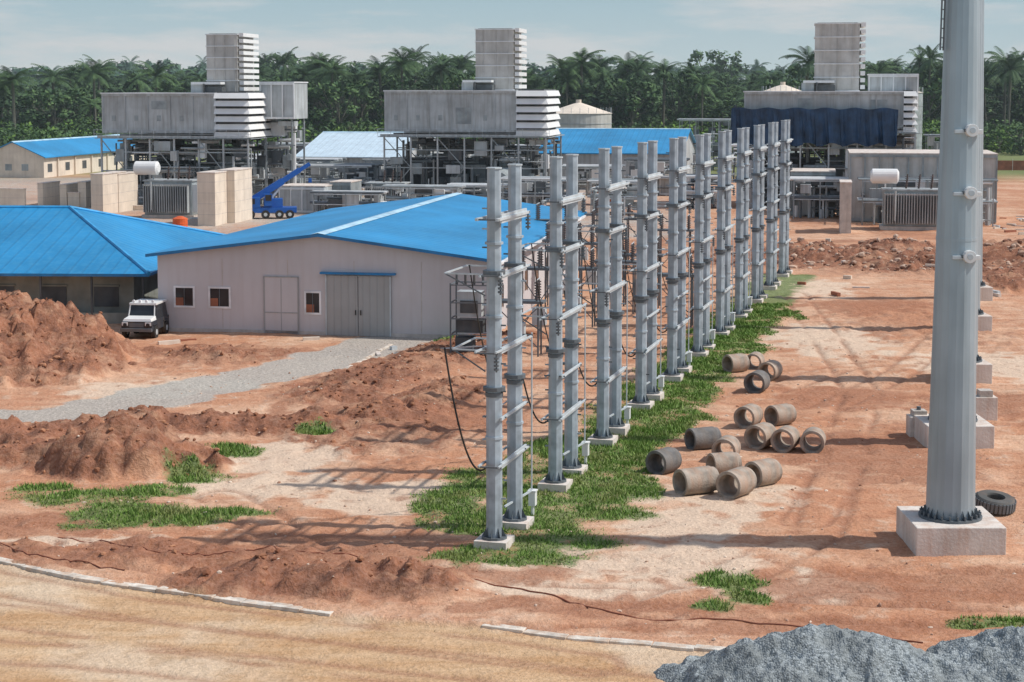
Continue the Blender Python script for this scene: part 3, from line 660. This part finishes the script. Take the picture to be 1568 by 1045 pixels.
def unit(px,Y,W,zb,zt,lw,stack,hood=True,side=None,tarped=False,depth=13,stackmat=cladt):
    X,_=at(px,200,Y); e=empty("gas_turbine_unit",(X,Y,0),R(-10))
    b=B(); b.box(0,W,0,depth,zb,zt,clad); panels(b,0,W,0,zb,zt,3.0,clad,clad)
    b.box(-.2,W+.2,-.3,depth+.2,zt+.003,zt+.15,cladl)
    for k in range(int(W/3)): b.box(1.2+k*3,1.7+k*3,-.05,-.003,zb+1.5,zb+2.2,mach)
    for k in range(int(W/3)): 
        if random.random()<.5: b.box(.5+k*3,2.6+k*3,-.03,-.004,zb+random.uniform(.4,3),zb+random.uniform(3.1,4.6),random.choice([cladt,mach,clad]))
    b.obj("filter_house",parent=e)
    b=B(); louvres(b,W+.05,W+lw,-.4,depth*.8,zb-.6,zt+.3,6); b.obj("louvres",parent=e)
    b=B(); sx0,sx1,sz=stack; sd=6.5; y0=4.5; nb=5; hh=(sz-zt)/nb
    b.box(sx0,sx1,y0,y0+sd,zt+.15,sz,stackmat)
    for k in range(nb+1):
        z=zt+.15+k*(sz-zt-.3)/nb; b.box(sx0-.12,sx1+.12,y0-.12,y0+sd+.12,z,z+.12,cladl)
    for k in range(2*nb): z=zt+.4+k*hh/2; b.box(sx1+.16,sx1+.75,y0+.2,y0+sd-.2,z,z+hh*.3,white)
    for k in range(3): b.box(sx0+1+k*(sx1-sx0)/3,sx0+1.08+k*(sx1-sx0)/3,y0-.1,y0-.003,zt+.2,sz,stackmat)
    b.box(sx0+.3,sx1-.3,y0+.3,y0+sd-.3,sz+.003,sz+.05,machd)
    b.obj("exhaust_stack",parent=e)
    b=B()
    if hood:
        b.box(sx0-1.6,sx0-.02,y0-1.5,y0+3,zt+.16,zt+1.2,clad); b.box(sx0-1.4,sx0+2.5,y0-2,y0-.16,zt+1.2,zt+1.5,cladl); b.tube((sx0+.3,y0-2,zt+.16),(sx0+.3,y0-2,zt+1.25),.12,None,8,machd); b.box(sx0+.4,sx0+2.6,y0-1.8,y0-.2,zt+.16,zt+.9,machd)
    if side:
        a,c,z0,z1=side; b.box(a,c,6,12,z0,z1,clad); panels(b,a,c,6,z0,z1,1.6,clad,cladl); b.box(a-.1,c+.1,5.9,12.1,z1+.003,z1+.15,cladl)
        for x in (a+.4,c-.4):
            for y in (6.4,11.6): b.beam((x,y,-.3),(x,y,z0),.2,mach)
        for z in (z0*.35,z0*.7): b.beam((a,6.4,z),(c,6.4,z),.14,mach)
        clutter(b,a,c,6,11,0,z0-.3,40,[mach,clad,galvd,cladl])
    b.obj("inlet_duct",parent=e)
    b=B(); TW=W+lw
    b.box(-.8,TW+.5,-.9,depth,zb-.7,zb-.62,mach)
    for y in (-.6,depth/2,depth-.3):
        b.beam((-.5,y,zb-.45),(TW,y,zb-.45),.28,clad)
        n=6
        for k in range(n+1):
            x=TW*k/n; b.beam((x,y,-.3),(x,y,zb-.5),.2,clad if y<0 else mach)
            if k<n:
                x2=TW*(k+1)/n
                if k%2==0: b.beam((x,y,.5),(x2,y,zb*.5),.1,mach); b.beam((x2,y,zb*.5),(x,y,zb-.8),.1,mach)
        for z in (zb*.5,zb*.25,zb*.75): b.beam((0,y,z),(TW,y,z),.14,mach)
    for z in (.5,1.0): b.beam((-.8,-1,zb-.6+z),(TW+.5,-1,zb-.6+z),.04,galvl)
    for k in range(14): x=-.8+k*(TW+1.3)/13; b.beam((x,-1,zb-.6),(x,-1,zb+.45),.04,galvl)
    b.obj("support_frame",parent=e)
    b=B(); clutter(b,0,TW,-1,depth,0,zb-1.0,330,[machd,mach,mach,clad,galvd,cladl,clad]); b.box(1,TW*.45,5,10,0,zb*.6,machd); b.box(TW*.5,TW*.9,4,11,0,zb*.5,mach)
    b.tube((TW*.75,-5,3.2),(TW*.75,0,3.2),1.2,1.6,16,mach); b.obj("turbine_machinery",parent=e)
    if tarped:
        b=B(); n=40
        top=[];bot=[]
        for k in range(n+1):
            x=-1.6+k*(W+1)/n; top.append((x,-1.25,zb+2.4+.12*math.sin(k*.9))); bot.append((x+.2*math.sin(k*2),-1.35-.35*math.sin(k*2.4),zb-2.1+.25*math.sin(k*1.1)))
        vs=top+bot; b.add(vs,[(k,n+1+k,n+2+k,k+1) for k in range(n)],tarp)
        vs=[(-1.6,-1.25,zb+2.35),(-1.6,depth,zb+2.8),(-1.8,depth,zb-2),(-1.8,-1.3,zb-2)]; b.add(vs,[(0,1,2,3)],tarp)
        b.obj("tarpaulin",parent=e)
unit(158,215,14.9,9.5,14.4,4.4,(12.2,16.3,22.0),side=(18.8,23.2,11.2,15.8))
unit(590,225,17.6,9.4,14.7,4.0,(11.3,16.4,23.0))
unit(1140,215,19.5,10.2,14.6,1.5,(8.6,14.2,23.4),side=(15.5,21.6,12.5,16.8),tarped=True)
def rack(name,px,py,W,D,Hh,n,mats=None):
    X,Y=gnd(px,py); b=B()
    for x in np.linspace(0,W,max(2,int(W/3)+1)):
        for y in (0,D): b.beam((x,y,-.3),(x,y,Hh),.13,mach)
        for z in (Hh*.5,Hh*.97): b.beam((x,0,z),(x,D,z),.1,mach)
    for z in (Hh*.5,Hh*.97):
        for y in (0,D): b.beam((0,y,z),(W,y,z),.1,galvl)
        for k in range(4): y=.3+k*(D-.6)/3; b.tube((-.5,y,z+.2),(W+.5,y,z+.2),.1+.08*random.random(),None,8,random.choice([cladl,mach,clad,galvd]))
    clutter(b,0,W,0,D,0,Hh,int(n*1.4),mats or [machd,mach,clad,clad,galvd,cladl])
    b.obj(name,loc=(X,Y,0),rz=R(-10))
for a in [(195,318,9,6,5,60),(380,300,12,7,5,70),(455,305,10,6,4.5,60),(560,300,9,6,5,60),(640,298,12,6,5.5,70),(730,300,10,6,5,70),(470,275,10,6,5,50),(540,268,9,6,5,50),(860,300,8,5,4,50),(905,330,7,5,4,40),
          (770,275,9,6,5.5,60),(1215,335,6,5,4.5,50),(1120,280,9,6,6,60),(1040,262,9,6,9.5,70),(1320,345,14,5,5,60),(400,270,9,6,5.5,60),(210,285,8,6,5,50),(1420,270,9,6,7,50),(300,290,9,6,5,60),(480,330,8,3,2.6,40),(590,325,9,3,3,40),(690,322,9,3,3,40),(770,325,8,4,4,40),
          (960,300,8,5,5,50),(1030,320,6,5,4,40),(1000,275,9,6,6,50)]:
    rack("pipe_rack",*a)
def transformer(px,py,W=5,D=3,Hh=3.4,drum=True,rz=R(-10)):
    X,Y=gnd(px,py); b=B()
    b.box(0,W,0,D,.4,Hh,mach); b.box(-.15,W+.15,-.15,D+.15,Hh+.003,Hh+.15,clad); b.box(-.3,W+.3,-.3,D+.3,-.2,.38,conc)
    for k in range(int(W/.28)): b.box(.1+k*.28,.18+k*.28,-.7,-.01,.7,Hh-.3,clad)
    b.box(.05,W-.05,-.72,-.65,Hh-.45,Hh-.3,clad)
    for k in range(8): b.box(W+.01,W+.6,.2+k*.33,.28+k*.33,.7,Hh-.4,cladl)
    if drum:
        b.tube((-1.2,.6,Hh+1.5),(1.4,.6,Hh+1.5),.8,.8,20,white)
        b.tube((-1.4,.6,Hh+1.5),(-1.2,.6,Hh+1.5),.5,.8,20,white); b.tube((1.4,.6,Hh+1.5),(1.6,.6,Hh+1.5),.8,.5,20,white)
        for x in (-.7,.9): b.beam((x,.6,Hh),(x,.6,Hh+.8),.12,mach)
    for k in range(3):
        x=W*.4+k*W*.22; b.tube((x,D*.5,Hh),(x+.15,D*.5,Hh+1.7),.11,.07,8,M_ins)
        for q in range(6): b.tube((x+.02*q,D*.5,Hh+.3+q*.22),(x+.02*q,D*.5,Hh+.36+q*.22),.2,.18,10,M_ins)
    b.tube((W*.2,-.9,1),(W*.2,-.9,Hh),.1,None,8,clad)
    b.obj("power_transformer",loc=(X,Y,0),rz=rz)
transformer(222,334,5.8,3,4.3); transformer(703,300,5,3,4.6); transformer(1352,352,6,3,4.2)
transformer(250,312,5,3,4,False); transformer(560,318,5,3,3,False)
def wallbox(name,x0,x1,yt,yb,depth,mat,cap=True):
    X,Y=gnd(x0,yb); X2,Zt=at(x1,yt,Y); b=B(); w=(X2-X); b.box(0,w,0,depth,-.4,Zt,mat)
    if cap: b.box(-.06,w+.06,-.06,depth+.06,Zt+.003,Zt+.12,concw)
    if mat in (cream,conc):
        for k in range(1,int(Zt/1.2)+1):
            if k*1.2<Zt-.2: b.box(-.012,w+.012,-.012,depth+.012,k*1.2,k*1.2+.04,conc)
    else: panels(b,.05,w-.05,-.01,.1,Zt-.1,1.6,mat,cladl if mat is clad else mach)
    b.obj(name,loc=(X,Y,0),rz=R(-10))
for a in [(303,330,266,346,5),(334,360,262,342,6),(140,158,268,330,7),(170,182,268,326,6),(58,66,282,318,5),(92,102,284,318,5),(120,132,280,318,5),(0,40,290,318,.4),(104,122,296,318,.4),
          (545,556,290,312,4),(570,580,288,312,4),(590,596,290,310,4),(632,640,266,300,7),(664,674,266,300,7),(818,830,272,312,6),(838,848,252,306,6),(1286,1304,281,358,5),(180,300,316,322,.4),(880,890,300,330,4)]:
    wallbox("blast_wall",a[0],a[1],a[2],a[3],a[4],cream if a[0]<900 else conc)
for a in [(428,500,286,327,5,clad),(506,538,280,325,5,mach),(1300,1520,236,340,12,cladt),(1210,1278,264,330,8,mach),(610,650,287,315,4,mach),(905,960,290,315,4,rust),(1010,1040,270,300,5,clad)]:
    wallbox("equipment_enclosure",*a)
def tank(px,Y,r,z1,mat,cone_=1.4):
    X,_=at(px,180,Y); b=B(); b.tube((0,0,-.3),(0,0,z1),r,r,36,mat); b.tube((0,0,z1+.01),(0,0,z1+cone_),r*1.03,.3,36,cream,cap=True)
    for z in np.linspace(1.5,z1,6): b.tube((0,0,z-.06),(0,0,z+.06),r+.06,r+.06,36,mach)
    for k in range(24):
        a=k*math.pi/12; b.beam((math.cos(a)*r,math.sin(a)*r,z1+.1),(math.cos(a)*r,math.sin(a)*r,z1+1.1),.06,galvl)
    b.tube((0,0,z1+cone_-.1),(0,0,z1+cone_+.5),.5,.5,12,cream)
    b.obj("storage_tank",loc=(X,Y,0))
tank(886,310,6.0,10.6,cladt,2.0); tank(1372,330,5,14.3,mach); tank(1198,330,4,14.5,mach)
X,Y=gnd(372,336); b=B()
b.box(0,6.2,0,2.4,.7,1.3,craneb); b.box(0.1,2.0,-.02,2.3,1.31,2.5,craneb); b.box(.2,1.4,-.05,-.025,1.7,2.35,glass); b.box(2.4,4.6,.2,2.2,1.31,2.3,craneb); b.box(2.5,3.4,-.1,.5,1.5,2.9,craneb); b.box(2.6,3.3,-.13,-.105,2.1,2.8,glass)
for x in (.9,2.6,4.2,5.4):
    for y in (-.1,2.1): b.tube((x,y,.5),(x,y+.4,.5),.5,.5,16,black); b.tube((x,y-.02,.5),(x,y,.5),.22,.22,10,galvl)
for sgn,(p,q,w) in enumerate((((1.2,1.2,2.2),(4.6,1.4,4.3),.75),((3.8,1.3,3.8),(6.6,1.5,5.6),.58),((6.0,1.5,5.2),(7.8,1.6,6.3),.42))): b.beam(p,q,w,craneb)
b.tube((3.2,1.2,2.2),(4.6,1.3,4.0),.16,None,10,galvl); b.tube((7.8,1.6,6.3),(7.8,1.6,4.6),.03,None,6,black); b.box(7.6,8.0,1.4,1.8,4.1,4.6,craneb)
b.obj("mobile_crane",loc=(X,Y,0),rz=R(8),bevel=.04)
X,Y=gnd(186,519); b=B(); jd=M("vehicle_dark",(.04,.045,.055),.35,dirtamt=.3); 
b.box(0,1.9,0,3.4,.5,1.1,jd)
b.add([(.05,.1,1.1),(1.85,.1,1.1),(1.85,1.1,1.1),(.05,1.1,1.1),(.12,.15,1.25),(1.78,.15,1.25),(1.78,1.15,1.32),(.12,1.15,1.32)],[(4,5,6,7),(0,1,5,4),(1,2,6,5),(3,0,4,7)],white)
b.add([(.05,1.05,1.1),(1.85,1.05,1.1),(1.85,3.3,1.1),(.05,3.3,1.1),(.16,1.35,1.95),(1.74,1.35,1.95),(1.74,3.2,1.95),(.16,3.2,1.95)],[(0,1,5,4),(1,2,6,5),(2,3,7,6),(3,0,4,7)],glass)
b.box(.1,1.8,1.25,3.3,1.951,2.08,white)
for k in range(4): b.tube((.35+k*.4,1.3,2.17),(.35+k*.4,1.42,2.17),.09,.09,10,frame)
for x in (.08,1.72): b.beam((x,1.07,1.1),(x*.92+.08,1.34,1.97),.07,white); b.beam((x,3.3,1.1),(x*.92+.08,3.2,1.97),.07,white); b.beam((x,2.3,1.1),(x*.92+.08,2.3,1.97),.07,white)
b.box(-.03,1.93,-.15,-.01,.5,.7,galvd); b.box(.5,1.4,-.03,-.003,.75,1.0,galvd); b.box(.04,.42,-.03,-.003,.85,1.06,white); b.box(1.48,1.86,-.03,-.003,.85,1.06,white)
for x in (.24,1.66): b.tube((x,-.07,.9),(x,-.03,.9),.12,.12,14,glass)
for x in (-.08,1.74):
    for y in (.7,2.7): b.tube((x,y,.4),(x+.24,y,.4),.41,.41,18,black); b.tube((x-.01,y,.4),(x+.25,y,.4),.18,.18,12,galvl)
for x in (-.06,1.72): b.box(x,x+.24,.25,1.15,.84,.9,jd); b.box(x,x+.24,2.25,3.15,.84,.9,jd)
b.obj("parked_jeep",loc=(X,Y,gh(X,Y)),rz=R(-6),bevel=.02)
for px,py,m_,r in ((276,352,orange,.8),(1080,300,orange,.4)):
    X,Y=gnd(px,py); b=B(); b.tube((0,0,0),(0,0,r*1.5),r,r,18,m_); b.tube((0,0,r*1.5),(0,0,r*1.8),r,r*.3,18,m_); 
    for z in (.3,.8): b.tube((0,0,r*z),(0,0,r*z+.06),r*1.04,r*1.04,18,m_)
    b.obj("water_tank",loc=(X,Y,0))
X,Y=gnd(1500,262); b=B()
for k in range(20): b.beam((k*3,0,0),(k*3,0,2.2),.1,concw)
b.box(0,57,-.03,.03,.1,1.9,rust); b.obj("boundary_fence",loc=(X,Y,0),rz=R(-2))
b=B()
for k in range(60):
    px,py=random.choice([(random.uniform(250,720),random.uniform(512,545)),(random.uniform(1210,1540),random.uniform(370,460)),(random.uniform(900,1100),random.uniform(330,430)),(random.uniform(200,900),random.uniform(335,350)),(random.uniform(1520,1568),random.uniform(330,360))])
    X,Y=gnd(px,py); z=gh(X,Y); a=random.uniform(0,3.1); l=random.uniform(.3,1.4); b.T=Matrix.Translation((X,Y,z+.04))@Matrix.Rotation(a,4,'Z'); b.box(-l/2,l/2,-.12,.12,-.05,random.uniform(.04,.25),random.choice([concw,cream,galvl,conc,rust]))
b.obj("building_rubble")
# ---------------------------------------------------------------- forest
def leafmat(name,a,b2):
    m,nt,b=newmat(name); g=N(nt,"ShaderNodeNewGeometry"); oi=N(nt,"ShaderNodeObjectInfo")
    c=mixc(nt,g.outputs['Random Per Island'],a,b2); c=mixc(nt,math_(nt,'MULTIPLY',oi.outputs['Random'],.5),c,tuple(x*.55 for x in a))
    nt.links.new(c,b.inputs['Base Color']); b.inputs['Roughness'].default_value=.75; b.inputs['Specular IOR Level'].default_value=.2; return m
bark=M("bark",(.13,.13,.10),.9)
L1=leafmat("leaves",(.05,.105,.045),(.12,.20,.065)); L2=leafmat("leaves_far_hazed",(.05,.115,.075),(.10,.175,.10)); L3=leafmat("leaves_bright",(.08,.16,.03),(.17,.28,.05)); L4=leafmat("leaves_dark",(.04,.085,.04),(.085,.145,.055))  # far leaves are bluer: distance haze painted into their colour
def treemesh(seed,H_,leaf,ncl=11,ncard=42,cs=.75,rad=4.5,zlo=.36):
    rd_=random.Random(seed); b=B()
    b.tube((0,0,-1),(rd_.uniform(-.4,.4),0,H_*.7),.34,.16,6,bark)
    for i in range(ncl):
        a=rd_.uniform(0,6.28); rr=rad*math.sqrt(rd_.random()); z=H_*(zlo+(.88-zlo)*rd_.random()); 
        rr*= 1.1-.5*abs(z/H_-.6)
        c=Vector((math.cos(a)*rr,math.sin(a)*rr,z)); b.tube((0,0,H_*.35),c,.12,.05,4,bark,cap=False)
        R_=rd_.uniform(1.3,2.5)
        for k in range(ncard):
            d=Vector((rd_.gauss(0,1),rd_.gauss(0,1),rd_.gauss(0,1))); d.normalize(); p=c+Vector((d.x*R_,d.y*R_,d.z*R_*.75))*rd_.uniform(.55,1.1)
            u=Vector((rd_.gauss(0,1),rd_.gauss(0,1),rd_.gauss(0,.6))).normalized(); w=u.cross(d+Vector((0,0,.6)))
            if w.length<.1: continue
            w.normalize(); s=cs*rd_.uniform(.5,1.1)
            b.add([p-u*s,p+w*s*.6,p+u*s,p-w*s*.6],[(0,1,2,3)],leaf)
    return b
def palmmesh(seed,H_,leaf,FL=5.2,nf=24):
    rd_=random.Random(seed); b=B(); b.tube((0,0,-1),(.4,0,H_),.32,.24,7,bark)
    for i in range(nf):
        a=2*math.pi*i/nf+rd_.uniform(-.15,.15); el=rd_.uniform(-.3,1.2); p=Vector((.4,0,H_)); L_=FL*rd_.uniform(.8,1.1)
        n=8; d=Vector((math.cos(a)*math.cos(el),math.sin(a)*math.cos(el),math.sin(el)))
        for k in range(n):
            q=p+d*L_/n; d=(d+Vector((0,0,-.2))).normalized(); side=Vector((-math.sin(a),math.cos(a),0)); w=.95*math.sin(math.pi*(k+1)/(n+1.5))+.12
            for sg in (-1,1):
                for j in (0,.5):
                    o=p.lerp(q,j); t=o+side*sg*w+d*.35+Vector((0,0,-w*.45)); b.add([o,o+(q-p)*.42,t],[(0,1,2)],leaf)
            p=q
    return b
def mk(b,name):
    o=b.obj(name); me=o.data; bpy.data.objects.remove(o); return me
forest=empty("forest_treeline")
T1=[mk(treemesh(s,18,[L1,L4][s%2],14,38,.75,4.8,.16),"tree_canopy") for s in range(6)]; P1=[mk(palmmesh(s,15.5,[L1,L4][s%2]),"palm_canopy") for s in range(4)]
TW=[mk(treemesh(s+60,22,[L1,L4][s%2],26,38,.8,7.5,.3),"broad_tree_canopy") for s in range(3)]
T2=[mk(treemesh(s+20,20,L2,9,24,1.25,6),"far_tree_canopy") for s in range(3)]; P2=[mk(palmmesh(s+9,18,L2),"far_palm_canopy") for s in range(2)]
T3=[mk(treemesh(s+40,5,[L3,L4,L1][s],8,40,.4,2.6,.1),"shrub") for s in range(3)]
def inst(me,x,y,sc,sz=None):
    o=bpy.data.objects.new(me.name,me); scene.collection.objects.link(o); o.location=(x,y,-.3); o.rotation_euler=(random.uniform(-.04,.04),random.uniform(-.04,.04),random.uniform(0,6.28)); o.scale=(sc,sc,sz or sc); o.parent=forest
for i in range(760):
    y=430+ (random.random()**1.2)*230; x=random.uniform(-.35,.35)*y
    hgt=.50+.80*float(fbm(np.array([x*.035]),np.array([y*.02]),2,90)[0])+random.uniform(-.12,.18)+(y-430)/260*.10
    t=random.random()
    if t<.32: inst(random.choice(P1),x,y,random.uniform(.85,1.3),hgt*1.17)
    elif t<.46: inst(random.choice(TW),x,y,random.uniform(.7,1.05),hgt*.9)
    else: inst(random.choice(T1),x,y,random.uniform(.8,1.35),hgt)
for i in range(440):
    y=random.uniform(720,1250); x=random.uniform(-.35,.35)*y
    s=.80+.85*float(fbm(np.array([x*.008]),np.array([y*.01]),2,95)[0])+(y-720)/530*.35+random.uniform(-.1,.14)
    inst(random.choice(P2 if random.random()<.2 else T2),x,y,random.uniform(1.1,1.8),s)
for i in range(420):
    y=random.uniform(385,440); x=random.uniform(-.35,.35)*y; inst(random.choice(T3),x,y,random.uniform(.6,1.6))
for i in range(60):
    y=random.uniform(330,385); x=random.uniform(-.35,-.22)*y; inst(random.choice(T3),x,y,random.uniform(.7,1.4))
for px,Y,sc in ((20,400,1.1),(1229,400,1.38),(890,440,1.40),(612,440,1.36),(700,450,1.32),(500,450,1.34),(145,450,1.24),(235,440,1.2),(980,450,1.28),(858,440,1.3),(1070,440,1.2),(540,440,1.1),(678,430,1.3),(912,450,1.33),(1015,450,1.25),(585,450,1.28),(1345,450,1.25),(1545,430,1.3),(75,440,1.15)):
    X,_=at(px,120,Y); inst(random.choice(P1),X,Y,1.4,sc)
for px,Y,sc in ((425,640,1.42),(500,600,1.25),(690,620,1.36),(1090,680,1.52),(980,620,1.28),(1350,560,1.2),(1480,600,1.3),(620,600,1.3),(130,600,1.15),(900,600,1.3),(1540,580,1.3),(450,640,1.3),(1120,680,1.4)):
    X,_=at(px,120,Y); inst(random.choice(TW),X,Y,1.35,sc)
# humid air between the plant and the forest
b=B(); m=bpy.data.materials.new("humid_air"); m.use_nodes=True; nt=m.node_tree
for n_ in list(nt.nodes):
    if n_.type=='BSDF_PRINCIPLED': nt.nodes.remove(n_)
vs_=N(nt,"ShaderNodeVolumeScatter"); vs_.inputs['Color'].default_value=(.82,.93,1,1); vs_.inputs['Density'].default_value=.00020; vs_.inputs['Anisotropy'].default_value=.1
out=[n_ for n_ in nt.nodes if n_.type=='OUTPUT_MATERIAL'][0]; nt.links.new(vs_.outputs[0],out.inputs['Volume'])
b.box(-1500,1500,140,1500,-2,60,m); b.obj("haze")
# ---------------------------------------------------------------- light and sky
el=50; phi=-3.0
sun=bpy.data.lights.new("sun",'SUN'); sun.energy=3.6; sun.angle=R(1.0); sun.color=(1,.96,.90)
so=bpy.data.objects.new("sun",sun); scene.collection.objects.link(so); so.rotation_euler=(0,R(90-el),R(phi)); so.location=(60,0,80)
w=bpy.data.worlds.new("World"); scene.world=w; w.use_nodes=True; nt=w.node_tree; bg=nt.nodes["Background"]
sky=N(nt,"ShaderNodeTexSky",sky_type='NISHITA'); sky.sun_disc=False; sky.sun_elevation=R(el); sky.sun_rotation=R(93); sky.air_density=1.0; sky.dust_density=1.0; sky.ozone_density=1.5
tc=N(nt,"ShaderNodeTexCoord").outputs['Generated']; mp=N(nt,"ShaderNodeMapping"); nt.links.new(tc,mp.inputs[0]); mp.inputs['Scale'].default_value=(3,3,20)
cn=noise(nt,mp.outputs[0],2.2,6,.6)
sxyz=N(nt,"ShaderNodeSeparateXYZ"); nt.links.new(tc,sxyz.inputs[0])
hz=mixc(nt,ramp(nt,sxyz.outputs[2],.01,.07),(3.55,4.35,4.55),(2.35,3.5,4.1))     # humid grey-blue haze layer
c=mixc(nt,ramp(nt,sxyz.outputs[2],.45,.08),sky.outputs[0],hz)
c=mixc(nt,math_(nt,'MULTIPLY',ramp(nt,cn,.46,.62),.65),c,(5.0,4.9,4.85))
nt.links.new(c,bg.inputs[0]); bg.inputs[1].default_value=.14
scene.view_settings.view_transform='Standard'; scene.view_settings.look='None'; scene.view_settings.exposure=0
